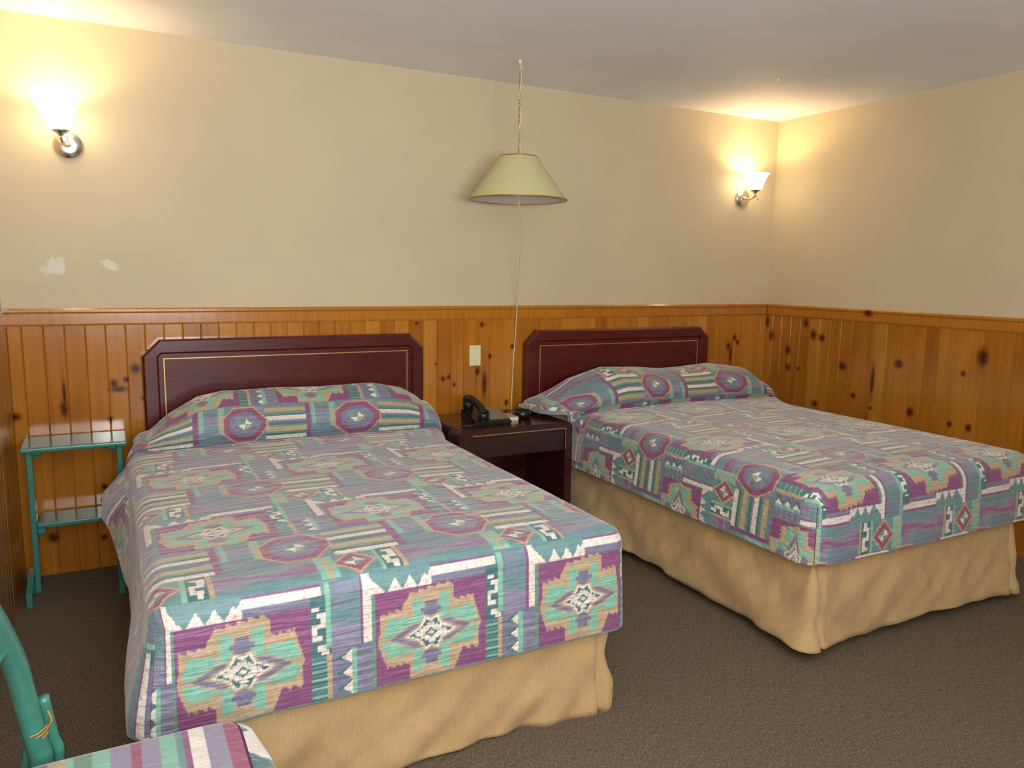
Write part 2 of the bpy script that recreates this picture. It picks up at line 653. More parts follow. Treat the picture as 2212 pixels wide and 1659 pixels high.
# star panel
rect(-.165, .172, -.125, .142, PUR)
o = []
o += jag(-.150, .070, -.066, .082, 4, -.012) + jag(-.066, .118, .071, .138, 5, -.012)
o += [(.071, .128)] + jag(.071, .078, .148, .086, 4, -.010) + [(.150, .02), (.158, 0), (.150, -.02)]
o += jag(.150, -.066, .071, -.062, 3, -.012) + [(.071, -.125), (-.066, -.125)]
o += jag(-.066, -.070, -.148, -.072, 4, -.012) + [(-.150, -.03), (-.160, 0), (-.150, .03)]
poly(o, TAN)
for s in (1, -1):
    poly([(-.054, s * .03), (-.054, s * .104), (-.025, s * .108), (-.02, s * .07), (.02, s * .07), (.028, s * .112), (.055, s * .112), (.055, s * .03)], MINT)
    poly([(s * .03, .016), (s * .07, .058), (s * .128, .062), (s * .138, .035), (s * .145, .008), (s * .11, .006)], MINT)
    poly([(s * .03, -.016), (s * .07, -.048), (s * .128, -.052), (s * .138, -.03), (s * .145, -.008), (s * .11, -.006)], MINT)
# stepped grey star
star = lambda a, b, c_, d: [(a, 0), (c_, d), (c_ * .45, d), (b[0], b[1]), (-b[0], b[1]), (-c_ * .45, d), (-c_, d), (-a, 0),
                            (-c_, -d), (-c_ * .45, -d), (-b[0], -b[1]), (b[0], -b[1]), (c_ * .45, -d), (c_, -d)]
poly(star(.132, (.020, .098), .062, .036), TAN)
poly(star(.124, (.017, .092), .058, .031), GRY)
poly([(-.03, .062), (.03, .062), (.03, .075), (-.03, .075)], GRY)
poly([(-.03, -.062), (.03, -.062), (.03, -.075), (-.03, -.075)], GRY)
poly([(.096, 0), (.040, .024), (.022, .054), (0, .046), (-.022, .054), (-.040, .024), (-.096, 0), (-.040, -.024), (-.022, -.054), (0, -.046), (.022, -.054), (.040, -.024)], TAN)
poly([(.080, 0), (.036, .020), (.020, .049), (0, .040), (-.020, .049), (-.036, .020), (-.080, 0), (-.036, -.020), (-.020, -.049), (0, -.040), (.020, -.049), (.036, -.020)], WHT)
poly([(.066, 0), (.030, .016), (.016, .041), (0, .032), (-.016, .041), (-.030, .016), (-.066, 0), (-.030, -.016), (-.016, -.041), (0, -.032), (.016, -.041), (.030, -.016)], DTEAL)
poly(jag(-.048, .002, 0, .028, 4, -.006) + jag(0, .028, .048, -.002, 4, -.006) + jag(.048, -.002, 0, -.028, 4, -.006) + jag(0, -.028, -.048, .002, 4, -.006), WHT)
poly([(.020, 0), (0, .015), (-.020, 0), (0, -.015)], DTEAL)
poly([(.011, 0), (0, .008), (-.011, 0), (0, -.008)], WHT)
# row above the panel: white triangles, grey strip, long white bar
rect(-.175, .003, .142, .196, TEAL)
for i in range(4):
    x = -.170 + i * .044
    if i == 0: poly([(-.175, .142), (-.175, .186), (-.135, .142)], WHT)
    else: poly([(x - .002, .142), (x + .021, .178), (x + .042, .142)], WHT)
poly([(-.03, .142), (.004, .142), (.004, .186)], WHT)
rect(.003, .205, .142, .163, GRY)
rect(.003, .205, .163, .188, WHT)
rect(.003, .205, .188, .196, PUR)
# vertical bar left of the panel
rect(-.205, -.196, .005, .196, PUR)
rect(-.197, -.175, .010, .204, WHT)
rect(-.176, -.164, -.125, .142, GRN)
# strip right of the panel with the key figure
rect(.172, .228, -.125, .165, DTEAL)
rect(.214, .230, .02, .200, MINT)
rect(.178, .198, .125, .133, WHT)
for (a, b, c_, d) in [(.190, .214, .104, .115), (.202, .214, .082, .115), (.178, .214, .075, .087), (.178, .190, .045, .080), (.178, .206, .042, .054), (.190, .214, .012, .028), (.202, .222, .002, .014)]:
    rect(a, b, c_, d, WHT)
rect(.172, .215, -.125, -.004, [DTEAL, MINT, DTEAL, TEAL] * 5)
rect(.215, .228, -.125, .002, TAN)
# triangle column
rect(.228, .290, -.125, .003, GRY)
for i in range(3):
    yy = -.105 + i * .044
    poly([(.283, yy - .022), (.283, yy + .022), (.238, yy)], DTEAL)
    poly([(.283, yy - .020), (.283, yy + .018), (.256, yy)], WHT)
rect(.283, .297, -.125, .003, MINT)
rect(.297, .339, -.125, .008, [GRY, LIL, GRY] * 5)
# diamond row
rect(.215, .268, .205, .322, MINT)
rect(.236, .248, .205, .322, TAN)
poly([(-.262, .268), (-.194, .202), (-.126, .268), (-.194, .334)], TAN)
poly([(-.249, .268), (-.194, .214), (-.139, .268), (-.194, .322)], RED)
poly([(-.226, .268), (-.194, .240), (-.162, .268), (-.194, .296)], GRN)
poly([(-.194, .268), (-.226, .268), (-.200, .242)], WHT)
poly([(-.194, .268), (-.162, .268), (-.190, .294)], WHT)
rect(-.128, -.068, .205, .325, DTEAL)
rect(-.130, -.118, .205, .325, MINT)
for (a, b, c_, d) in [(-.108, -.080, .300, .312), (-.092, -.072, .276, .312), (-.112, -.074, .262, .276), (-.112, -.098, .228, .266), (-.112, -.076, .226, .240), (-.096, -.080, .208, .232)]:
    rect(a, b, c_, d, WHT)
rect(-.068, -.056, .205, .335, TAN)
# stripe band
rect(-.232, -.040, .325, .522, [WHT, WHT, DTEAL, GRN, TAN, TAN, GRN, DTEAL, GRY, WHT, WHT, DTEAL, GRN, TAN, TAN, GRN, GRY])
rect(-.040, -.020, .325, .522, PUR)
rect(-.014, .004, .40, .522, MINT)
grad(.004, .078, .38, .522, [GRY, TEAL, LIL, GRY, TEAL], 9)
rect(.070, .098, .38, .522, MINT)
rect(.078, .086, .38, .522, TAN)
# hexagon
def octo(rx, ry, c, cut=.42):
    cx, cyy = .190, .418
    poly([(cx - rx, cyy - ry * cut), (cx - rx * cut, cyy - ry), (cx + rx * cut, cyy - ry), (cx + rx, cyy - ry * cut * .5),
          (cx + rx, cyy + ry * cut * .5), (cx + rx * cut, cyy + ry), (cx - rx * cut, cyy + ry), (cx - rx, cyy + ry * cut)], c)
octo(.104, .098, TAN)
octo(.096, .090, RED)
octo(.078, .074, PUR)
octo(.070, .066, GRY)
grad(.142, .238, .375, .46, [GRY, LIL, PUR, GRY, LIL, GRY], 12)
poly([(.146, .418), (.190, .374), (.234, .418), (.190, .462)], GRN)
poly([(.156, .418), (.190, .386), (.224, .418), (.190, .450)], TEAL)
poly([(.190, .418), (.158, .418), (.186, .388)], WHT)
poly([(.190, .418), (.222, .418), (.194, .448)], WHT)
poly([(.190, .418), (.190, .388), (.218, .414)], TAN)
# dyed yarn unevenness
st = np.repeat(rng.normal(1, .05, (NV, 1)), NU, 1)[..., None]
blot = rng.normal(0, 1, (NV // 8 + 1, NU // 8 + 1))
blot = np.kron(blot, np.ones((8, 8)))[:NV, :NU, None]
tile = np.clip(tile * st * (1 + .05 * blot), 0, 1)
w_mask = tile.min(2) > .5
dots = rng.random((NV // 3 + 1, NU // 3 + 1)) > .86
dots = np.kron(dots, np.ones((3, 3), bool))[:NV, :NU]
tile[w_mask & dots] *= np.array([.78, .66, .66])


def cloth_colour(u, v):
    i = np.floor((v % TV) / TV * NV).astype(int) % NV
    j = np.floor((u % TU) / TU * NU).astype(int) % NU
    return tile[i, j]


def sm(x, a, b):
    t = np.clip((x - a) / (b - a), 0, 1)
    return t * t * (3 - 2 * t)


def fnoise(x, y, seed=0, n=6, f0=2.0):
    """cheap smooth noise from summed waves"""
    r = np.random.default_rng(seed)
    out = np.zeros_like(x)
    for k in range(n):
        a = r.uniform(0, 2 * PI)
        f = f0 * (1.45 ** k)
        out += np.sin((x * math.cos(a) + y * math.sin(a)) * f * 2 * PI / 1.0 + r.uniform(0, 6.28)) / (1.35 ** k)
    return out / n


def bedspread(name, x0, x1, yf, yh, zt, hem_f, hem_s, r, yc, prof, gx, ovl, ovr, flare_l, hem_l, hem_r, star_u, star_t, flip, side_k,
              crown, v_c, u_c, label, step=.0034, sag=None):
    """quilted fitted spread: top with the pillow roll, foot drop and two side drops, open at the head"""
    xin = x1 - x0 - 2 * r
    # path along the bed, arc length in cloth
    P = [(yf + r, 0.0)] + [(yc + a, b) for a, b in prof]
    P = np.array(P)
    q = np.array([np.array(p) for p in smooth_path([(a, b, 0) for a, b in P], 12)])[:, :2]
    L = np.concatenate([[0], np.cumsum(np.hypot(*np.diff(q, axis=0).T))])
    dn_f = PI * r / 2 + (zt - r - hem_f)
    dn_s = PI * r / 2 + (zt - r - hem_s)
    ns_l = int(dn_s / step); ns_m = int(xin / step); nt_f = int(dn_f / step); nt_m = int(L[-1] / step)
    s = np.concatenate([np.linspace(-dn_s, 0, ns_l + 1), np.linspace(0, xin, ns_m + 1)[1:], np.linspace(xin, xin + dn_s, ns_l + 1)[1:]])
    t = np.concatenate([np.linspace(-dn_f, 0, nt_f + 1), np.linspace(0, L[-1], nt_m + 1)[1:]])
    S, T = np.meshgrid(s, t)
    es_l = np.maximum(-S, 0); es_r = np.maximum(S - xin, 0)
    es = np.maximum(es_l, es_r); et = np.maximum(-T, 0)
    rr = PI * r / 2
    sgn = np.where(es_r > 0, 1.0, -1.0)
    e = np.maximum(es, et)
    lo = np.minimum(es, et)
    ref = np.minimum(np.maximum(e, 1e-9), rr)
    th = (PI / 4) * np.clip(lo / ref, 0, 1)
    th = np.where(es >= et, th, PI / 2 - th)          # 0 = sideways, 90 = foot
    # seam square: vertices with both > rr dropped
    Rr = np.where(e < rr, r * np.sin(np.minimum(e, rr) / r), r)
    dz = np.where(e < rr, r * (1 - np.cos(np.minimum(e, rr) / r)), r + (e - rr))
    Y0 = np.interp(T, L, q[:, 0]); B = np.interp(T, L, q[:, 1])
    Y0 = np.where(T < 0, yf + r, Y0)
    B = np.where(T < 0, 0, B)
    xi = x0 + r + np.clip(S, 0, xin)
    ph = sm(Y0, yc - .12, yc + .10)                       # 0 on the bed, 1 on the pillows
    pho = sm(Y0, yc - .012, yc + .12)                     # where the cloth swings out sideways
    gxs, gys = zip(*gx)
    G = np.interp(xi, gxs, gys)
    bump = np.where(B > 0, B * G, B)
    f = (xi - x0) / (x1 - x0)
    xo = -ovl * pho * sm(1 - f, .55, 1.0) + ovr * sm(Y0, yc - .34, yc + .05) * sm(f, .55, 1.0)
    down = sm(e, rr * .7, dn_s)
    fl_ = flare_l(Y0) if callable(flare_l) else flare_l
    wsd = np.clip(np.cos(th), 0, 1) ** 2
    out = (np.where((sgn < 0), fl_, .012) * wsd + .010 * (1 - wsd)) * down
    # soft ripples of the hanging cloth
    rip = fnoise(S * 1.2 + 3, T * 1.2, 5, 6, 1.2)
    out = out + .008 * rip * sm(e, rr, dn_s)
    Rt = Rr + out
    X = xi + xo + sgn * np.cos(th) * Rt * (e > 0) * np.where(es > 0, 1, np.where(et > 0, 0, 0))
    # pure foot panel: direction straight out; at the corners blend
    Y = Y0 - np.where(et > 0, np.sin(th) * Rt, 0) - np.where((et <= 0), 0, 0)
    hb = np.where(sgn < 0, hem_l(Y0), hem_r(Y0))
    ztop = zt + bump + crown * (1 - (2 * f - 1) ** 2) * (1 - ph * .5) * sm(Y0, yf, yf + .3) + .006 * fnoise(S, T, 11, 6, .9)
    if sag is not None: ztop = ztop + sag(xi, Y0)
    total = np.where(es >= et, dn_s - (1 - PI / 2) * 0, dn_f)
    full = r + (total - rr)                                 # nominal drop of the hem
    want = np.where(es >= et, ztop - hb, ztop - hem_f)
    k = np.where(e > 0, 1 + (want / full - 1) * sm(e, 0, rr * 2), 1)
    Z = ztop - dz * k
    Z = Z + np.where(e > 0, .004 * fnoise(S + T, S - T, 21, 5, 1.1) * down, 0)
    V = np.stack([X, Y, Z], -1).reshape(-1, 3)
    nt, ns = S.shape
    idx = np.arange(nt * ns).reshape(nt, ns)
    keep = ~((es > rr + 1e-9) & (et > rr + 1e-9))
    kq = keep[:-1, :-1] & keep[1:, :-1] & keep[:-1, 1:] & keep[1:, 1:]
    F4 = np.stack([idx[:-1, :-1], idx[:-1, 1:], idx[1:, 1:], idx[1:, :-1]], -1)[kq]
    # colours
    ic = int(np.argmin(q[:, 1])); Tc = L[ic]
    us = xi + np.where(S < 0, S * side_k, 0) + np.where(S > xin, S - xin, 0)
    U_ = us - star_u
    V_ = T - star_t
    if flip: U_, V_ = -U_, -V_
    onp = T > Tc
    V_ = np.where(onp, v_c + (T - Tc) * (-1.15 if flip else 1.15), V_)
    U_ = np.where(onp, U_ + u_c, U_)
    C = cloth_colour(U_, V_).reshape(-1, 3)
    used = np.zeros(len(V), bool); used[F4.ravel()] = True
    remap = np.cumsum(used) - 1
    o = npmesh(name, V[used], remap[F4], M['spread'], None, True, C[used])
    tag(o, label, 'bedspread', 'patterned bedspreads')
    sol = o.modifiers.new('thickness', 'SOLIDIFY')
    sol.thickness = .004
    sol.offset = -1
    return o


prof1 = [(-.22, 0), (-.10, -.004), (-.035, -.018), (-.004, -.030), (.008, -.012), (-.004, .03), (.000, .08), (.03, .14), (.08, .19), (.15, .222), (.215, .20), (.27, .14)]
s1 = bedspread('bedspread', .045, 1.465, 1.94, 4.0, .640, .300, .305, .062, 3.72, prof1,
               [(.0, .0), (.12, .25), (.2, .56), (.34, .90), (.46, .99), (.72, 1.0), (.94, .97), (1.16, 1.0), (1.30, .86), (1.37, .66), (1.42, .45), (1.5, .22)],
               -.03, .085, lambda y: .060 + .050 * sm(y, 3.1, 3.4) * (1 - sm(y, 3.6, 3.8)) - .060 * sm(y, 3.62, 3.8) - .03 * sm(y, 2.2, 2.6) * (1 - sm(y, 2.9, 3.2)),
               lambda y: .305 + .15 * sm(y, 3.0, 3.3), lambda y: .305, .258, .425, False, 1.0, .012, .30, -.10,
               'southwestern patterned bedspread on the bed beside the green stand')
prof2 = [(-.22, 0), (-.10, -.004), (-.035, -.018), (-.004, -.030), (.008, -.012), (-.004, .03), (.000, .08), (.03, .13), (.08, .17), (.16, .195), (.26, .19), (.36, .12)]
s2 = bedspread('bedspread', 2.27, 3.70, 1.88, 4.0, .682, .385, .385, .08, 3.585, prof2,
               [(2.27, .0), (2.36, .32), (2.42, .5), (2.5, .78), (2.66, 1.04), (2.85, 1.0), (3.05, .90), (3.2, .92), (3.36, 1.0), (3.55, .86), (3.62, .5), (3.7, .25)],
               .13, .16, .02, lambda y: .385 + .28 * sm(y, 3.535, 3.56), lambda y: .385, 2.445, .0, True, 1.25, .02, -.06, .10,
               'southwestern patterned bedspread on the bed in the right corner')

# ------------------------------------------------------------------ beds
def skirt_mesh(x0, x1, yf, yh, ztop, zbot, flare, seed):
    """pleated cloth wall round left, foot and right sides"""
    pts = []
    st = .012
    def seg(a, b, nrm, n):
        for i in range(n):
            t = i / n
            pts.append(((a[0] + (b[0] - a[0]) * t, a[1] + (b[1] - a[1]) * t), nrm, t))
    L1 = yh - yf; Wd = x1 - x0
    seg((x0, yh), (x0, yf), (-1, 0), int(L1 / st))
    for i in range(4):
        a = i / 4 * PI / 2
        pts.append(((x0, yf), (-math.cos(a), -math.sin(a)), 0))
    seg((x0, yf), (x1, yf), (0, -1), int(Wd / st))
    for i in range(4):
        a = i / 4 * PI / 2
        pts.append(((x1, yf), (math.sin(a), -math.cos(a)), 0))
    seg((x1, yf), (x1, yh), (1, 0), int(L1 / st))
    nz = 26
    V = []
    N = len(pts)
    for i, ((x, y), (nx, ny), t) in enumerate(pts):
        sl = i * st
        # distance to nearest foot corner for the corner flare
        dc = min(math.hypot(x - x0, y - yf), math.hypot(x - x1, y - yf))
        cf = math.exp(-(dc / .16) ** 2)
        for j in range(nz + 1):
            h = j / nz
            d = 1 - h          # 1 at the bottom
            w = mnoise.noise(Vector((sl * 3.2 + h * 2.2, h * 1.2, seed))) * .020 * (.25 + d)
            w += mnoise.noise(Vector((sl * 9 - h * 3.0, h * 2.5, seed + 5))) * .018 * (.3 + d)
            w += mnoise.noise(Vector((sl * 22 + h * 5, h * 4, seed + 9))) * .003
            # pleat beside each corner
            pl = -.024 * math.exp(-((dc - .022) / .009) ** 2) * (.4 + .6 * d) * (1 if ny < -.99 else 0)
            o = flare * (d ** 1.3) * (.45 + .9 * cf) + w + pl
            z = zbot + (ztop - zbot) * h
            if j == 0: z += .006 * math.sin(sl * 7 + seed)
            V.append((x + nx * o, y + ny * o, z))
    Fc = []
    for i in range(N - 1):
        for j in range(nz):
            a = i * (nz + 1) + j
            Fc.append((a, a + 1, a + nz + 2, a + nz + 1))
    return np.array(V), np.array(Fc)


def bed(x0, x1, yf, yh, zt, zs, hem, zbot, label, flare, seed, skin=0):
    root = empty('bed', ((x0 + x1) / 2, (yf + yh) / 2, 0), label, 'bed', 'full size beds in the motel room')
    bh = zt - .035
    obj('mattress', bx(x0 + .03, x1 - .03, yf + .04, yh, zt - .24, bh - .01, bev=.035, seg=3), M['ticking'], root, True)
    obj('box_spring', bx(x0 + .05, x1 - .05, yf + .06, yh, .20, zt - .245, bev=.015), M['ticking'], root)
    bm = bmesh.new()
    for a in (x0 + .07, x1 - .10):
        box(bm, a, a + .03, yf + .12, yh - .02, .165, .198)
    box(bm, x0 + .07, x1 - .07, yf + .6, yf + .63, .165, .195)
    box(bm, x0 + .07, x1 - .07, yh - .4, yh - .37, .165, .195)
    obj('bed_frame', bm, M['metal'], root)
    for a in (x0 + .13, x1 - .13):
        for b in (yf + .3, yh - .3):
            obj('leg', lathe(bmesh.new(), [(0, 0), (.022, 0), (.022, .02), (.014, .03), (.014, .17), (0, .17)], (a, b, 0), 12), M['metal'], root)
    v, f = skirt_mesh(x0 + .045, x1 - .045 - skin, yf + .045, yh - .03, hem + .07, zbot, flare, seed)
    sk = npmesh('bed_skirt', v, f, M['skirt'], root, True)
    sl = sk.modifiers.new('thickness', 'SOLIDIFY'); sl.thickness = .003; sl.offset = -1
    return root


b1 = bed(.078, 1.455, 1.945, 3.99, .640, 0, .30, .004, 'full size bed beside the green stand, with tan skirt', .022, 1.3)
b2 = bed(2.27, 3.70, 1.88, 3.99, .682, 0, .385, .045, 'full size bed in the right corner, with tan skirt', .045, 6.7, .06)


# ------------------------------------------------------------------ headboards
def headboard(a, label):
    w, h, c = 1.42, 1.108, .077
    root = empty('headboard', (a + w / 2, 4.03, 0), label, 'headboard', 'mahogany headboards against the pine wall')
    yb, yf_ = 4.072, 4.012
    zb = .30
    def octp(i, cc, zb_):
        return [(a + i, zb_), (a + w - i, zb_), (a + w - i, h - i - cc), (a + w - i - cc, h - i), (a + i + cc, h - i), (a + i, h - i - cc)]
    bm = bmesh.new()
    # bevelled outer frame: back ring, face ring, inner slope
    O = octp(0, c, zb); O2 = octp(.010, c * .95, zb + .01); I = octp(.062, c * .25, zb + .05); I2 = octp(.070, c * .2, zb + .055)
    loops = [[bm.verts.new((x, y, z)) for x, z in pl] for pl, y in ((O, yb), (O, yf_ + .008), (O2, yf_), (I, yf_), (I2, yf_ + .010), (I2, yb))]
    for A, B in zip(loops[:-1], loops[1:]):
        for i in range(6):
            bm.faces.new((A[i], A[(i + 1) % 6], B[(i + 1) % 6], B[i]))
    obj('frame', bm, M['mahogany'], root)
    obj('panel', prism(bmesh.new(), octp(.0705, c * .2, zb + .0556), 'y', yf_ + .011, yb - .004), M['mahogany'], root)
    g = .092
    bm = bmesh.new()
    ring_prism(bm, [(a + g, zb + .07), (a + w - g, zb + .07), (a + w - g, h - g), (a + g, h - g)],
               [(a + g + .0045, zb + .075), (a + w - g - .0045, zb + .075), (a + w - g - .0045, h - g - .0045), (a + g + .0045, h - g - .0045)],
               'y', yf_ + .0095, yf_ + .0112)
    ob = obj('gold_inlay', bm, M['gold'], root)
    ob['label'] = 'thin gold line'
    for s in (a + .10, a + w - .16):
        obj('post', bx(s, s + .06, yf_ + .02, yb - .002, 0, zb + .02), M['mahogany'], root)
    return root


headboard(.1349, 'dark red mahogany headboard behind the bed beside the green stand')
headboard(2.2185, 'dark red mahogany headboard behind the bed in the right corner')

# ------------------------------------------------------------------ nightstand
nx0, nx1, nyf, nyb, nz = 1.565, 2.245, 3.53, 4.0, .642
ns = empty('nightstand', ((nx0 + nx1) / 2, (nyf + nyb) / 2, 0), 'dark mahogany nightstand with a gold line between the two beds', 'nightstand')
def arch(i, r, zb):
    pts = [(nx0 + i, zb)]
    for k in range(7):
        a = PI - k / 6 * PI / 2
        pts.append((nx0 + i + r + r * math.cos(a), nz - i - r + r * math.sin(a)))
    for k in range(7):
        a = PI / 2 - k / 6 * PI / 2
        pts.append((nx1 - i - r + r * math.cos(a), nz - i - r + r * math.sin(a)))
    pts.append((nx1 - i, zb))
    return pts
bm = bmesh.new()
A = arch(0, .035, 0); Bp = arch(.045, .004, 0)
def strip_prism(bm, A, B, y0, y1):
    n = len(A)
    R = [[bm.verts.new((p[0], y, p[1])) for p in pl] for y in (y0, y1) for pl in (A, B)]
    for i in range(n - 1):
        for q in ((R[0], R[1]), (R[2], R[3]), (R[0], R[2]), (R[1], R[3])):
            bm.faces.new((q[0][i], q[0][i + 1], q[1][i + 1], q[1][i]))
    for i in (0, n - 1):
        bm.faces.new((R[0][i], R[1][i], R[3][i], R[2][i]))
strip_prism(bm, A, Bp, nyf, nyb)
obj('case', bm, M['mahogany_dark'], ns)
dr = obj('drawer', bx(nx0 + .048, nx1 - .048, nyf + .006, nyb - .03, .485, nz - .048, bev=.003), M['dark'], ns)
obj('back_panel', bx(nx0 + .046, nx1 - .046, nyb - .025, nyb - .012, .01, .48), M['mahogany_dark'], ns)
obj('shelf', bx(nx0 + .046, nx1 - .046, nyf + .02, nyb - .026, .06, .08), M['mahogany_dark'], ns)
bm = bmesh.new()
box(bm, nx0 + .075, nx1 - .04, nyf - .0012, nyf + .0015, nz - .036, nz - .032)
box(bm, nx1 - .044, nx1 - .040, nyf - .0012, nyf + .0015, .49, nz - .036)
gi = obj('gold_inlay', bm, M['gold'], ns)
gi['label'] = 'thin gold line'

# telephone
TZ = nz
ph = empty('telephone', (1.77, 3.70, TZ), 'black corded telephone with handset on the dark nightstand', 'telephone')
bm = bmesh.new()
prism(bm, [(3.60, TZ + .001), (3.80, TZ + .001), (3.80, TZ + .062), (3.785, TZ + .066), (3.61, TZ + .024), (3.60, TZ + .018)], 'x', 1.69, 1.905)
bmesh.ops.bevel(bm, geom=list(bm.edges), offset=.005, segments=2, affect='EDGES')
obj('base', bm, M['black'], ph)
bm = bmesh.new()
prism(bm, [(3.625, TZ + .0275), (3.775, TZ + .0645), (3.775, TZ + .068), (3.625, TZ + .031)], 'x', 1.785, 1.895)
kp = obj('keypad', bm, M['greyp'], ph); kp['label'] = 'grey keypad face'
bm = bmesh.new()
tube(bm, [(1.735, 3.60, TZ + .065), (1.735, 3.625, TZ + .088), (1.735, 3.70, TZ + .112), (1.735, 3.78, TZ + .122), (1.735, 3.81, TZ + .105)], .02, 12, 6,
     lambda t: .030 if t < .16 or t > .84 else .021)
for yy, zz in ((3.607, .055), (3.798, .088)):
    lathe(bm, [(0, -.022), (.027, -.022), (.031, -.01), (.031, .012), (.022, .022), (0, .022)], (1.735, yy, TZ + zz), 18, Vector((0, -.2, 1)))
obj('handset', bm, M['black'], ph, True)
bm = bmesh.new()
cp = [(1.735, 3.585, TZ + .045)]
for i in range(60):
    t = i / 59
    a = i * 1.4
    cp.append((1.72 - .13 * t + .006 * math.cos(a), 3.57 - .02 * math.sin(t * 3), TZ + .012 + .004 * math.sin(a) + .02 * (1 - t)))
tube(bm, cp, .0035, 6, 2)
obj('cord', bm, M['black'], ph, True)

pad = empty('notepad', (1.935, 3.74, TZ), 'beige notepad lying beside the telephone on the nightstand', 'notepad')
obj('page_block', bx(1.912, 1.985, 3.68, 3.80, TZ + .0005, TZ + .018), M['white'], pad)
obj('cover', bx(1.911, 1.986, 3.679, 3.801, TZ + .0182, TZ + .0205), M['paper'], pad)
asht = empty('ashtray', (2.03, 3.735, TZ), 'small round black dish on the nightstand under the lamp cord', 'dish')
obj('bowl', lathe(bmesh.new(), [(0, 0), (.040, 0), (.050, .014), (.052, .040), (.046, .042), (.040, .020), (0, .014)], (2.04, 3.735, TZ + .001), 28), M['black'], asht, True)
pk = obj('matchbook', bx(2.015, 2.06, 3.72, 3.752, TZ + .0165, TZ + .030), M['paper'], None)
tag(pk, 'tiny beige packet lying in the small black dish', 'packet')

# ------------------------------------------------------------------ wall plate
wp = empty('light_switch', (1.899, 4.07, .965), 'ivory light switch plate on the pine wall between the headboards', 'switch')
obj('plate', bx(1.864, 1.936, 4.068, 4.0768, .905, 1.025, bev=.003), M['ivory'], wp)
obj('toggle', bx(1.894, 1.906, 4.060, 4.070, .955, .975, bev=.002), M['ivory'], wp)
for zz in (.925, 1.005):
    sc_ = obj('screw', lathe(bmesh.new(), [(0, 0), (.004, 0), (.003, .002), (0, .002)], (1.9, 4.0678, zz), 10, Vector((0, -1, 0))), M['chrome'], wp)

# ------------------------------------------------------------------ pendant
px, py = 1.938, 3.639
pl_ = empty('pendant_lamp', (px, py, H), 'cream cone shaded pendant lamp hanging over the nightstand', 'pendant lamp')
zt_, zb_, rt, rb = 2.045, 1.828, .100, .258
obj('lamp_shade', lathe(bmesh.new(), [(rb, zb_), (rt, zt_), (rt - .003, zt_ - .001), (rb - .003, zb_)], (px, py, 0), 72, close=True), M['shade'], pl_, False)
lin_ = obj('shade_lining', lathe(bmesh.new(), [(rb - .004, zb_ + .0005), (rt - .004, zt_ - .003), (rt - .0045, zt_ - .003), (rb - .0047, zb_ + .0005)], (px, py, 0), 72, close=True), M['shade_in'], pl_, True)
lin_['label'] = 'white inner lining'
bm = bmesh.new()
for rr_, zz in ((rb - .001, zb_), (rt - .001, zt_)):
    lathe(bm, [(rr_ + .0035 * math.cos(a), zz + .0035 * math.sin(a)) for a in [i * PI / 4 for i in range(8)]], (px, py, 0), 72, close=True)
obj('rim', bm, M['brass'], pl_, True)
bm = bmesh.new()
for k in range(3):
    a = k * 2 * PI / 3
    tube(bm, [(px, py, zt_ - .03), (px + .098 * math.cos(a), py + .098 * math.sin(a), zt_ - .004)], .002, 6, 1)
lathe(bm, [(0, -.10), (.017, -.10), (.017, -.02), (.010, .0), (0, .0)], (px, py, zt_ - .01), 16)
obj('socket', bm, M['ivory'], pl_, True)
obj('bulb', lathe(bmesh.new(), [(0, -.195), (.018, -.19), (.029, -.17), (.030, -.15), (.020, -.12), (.014, -.10), (0, -.10)], (px, py, zt_ - .01), 20), M['bulb'], pl_, True)
# chain of small links with the ivory cord threaded beside it
bm = bmesh.new()
zc = H - .045
i = 0
while zc > zt_ - .01:
    R_ = []
    a = (i % 2) * PI / 2
    lp = []
    for k in range(12):
        t = 2 * PI * k / 12
        lp.append(Vector((px + .0045 * math.cos(t) * math.cos(a), py + .0045 * math.cos(t) * math.sin(a), zc + .011 * math.sin(t))))
    n = len(lp)
    rows = []
    for k in range(n):
        tg = (lp[(k + 1) % n] - lp[k - 1]).normalized()
        nn = Vector((-math.sin(a), math.cos(a), 0)); ss = tg.cross(nn)
        rows.append([bm.verts.new(lp[k] + (nn * math.cos(q * PI / 2) + ss * math.sin(q * PI / 2)) * .0013) for q in range(4)])
    for k in range(n):
        for q in range(4):
            bm.faces.new((rows[k][q], rows[k][(q + 1) % 4], rows[(k + 1) % n][(q + 1) % 4], rows[(k + 1) % n][q]))
    zc -= .0175
    i += 1
obj('chain', bm, M['brass'], pl_, True)
obj('cord', tube(bmesh.new(), [(px + .004 + .004 * math.sin(k * 1.3), py + .005 * math.cos(k * 1.3), H - .03 - k * .0375) for k in range(14)], .0035, 8, 6), M['cordm'], pl_, True)
bm = bmesh.new()
lathe(bm, [(0, 0), (.012, 0), (.010, -.012), (.004, -.016), (.004, -.026), (0, -.026)], (px, py, H), 16)
tube(bm, [(px, py, H - .02), (px + .009, py, H - .028), (px + .007, py, H - .043), (px - .005, py, H - .042)], .0028, 8, 6)
obj('ceiling_hook', bm, M['ivory'], pl_, True)
obj('power_cord', tube(bmesh.new(), [(1.940, 3.64, 1.93), (1.948, 3.645, 1.81), (1.982, 3.68, 1.742), (2.016, 3.74, 1.672), (2.075, 3.86, 1.525), (2.124, 3.98, 1.368), (2.163, 4.05, 1.257), (2.160, 4.06, 1.09), (2.152, 4.06, .979), (2.145, 4.06, .811), (2.139, 4.06, .641), (2.139, 4.06, .45)], .0032, 8, 8), M['cordm'], pl_, True)

hk = obj('ceiling_hook', lathe(bmesh.new(), [(0, 0), (.010, 0), (.008, -.010), (.003, -.014), (.003, -.022), (0, -.022)], (3.323, 3.232, H), 14), M['ivory'], None, True)
tag(hk, 'small empty white hook in the ceiling near the right corner', 'hook')


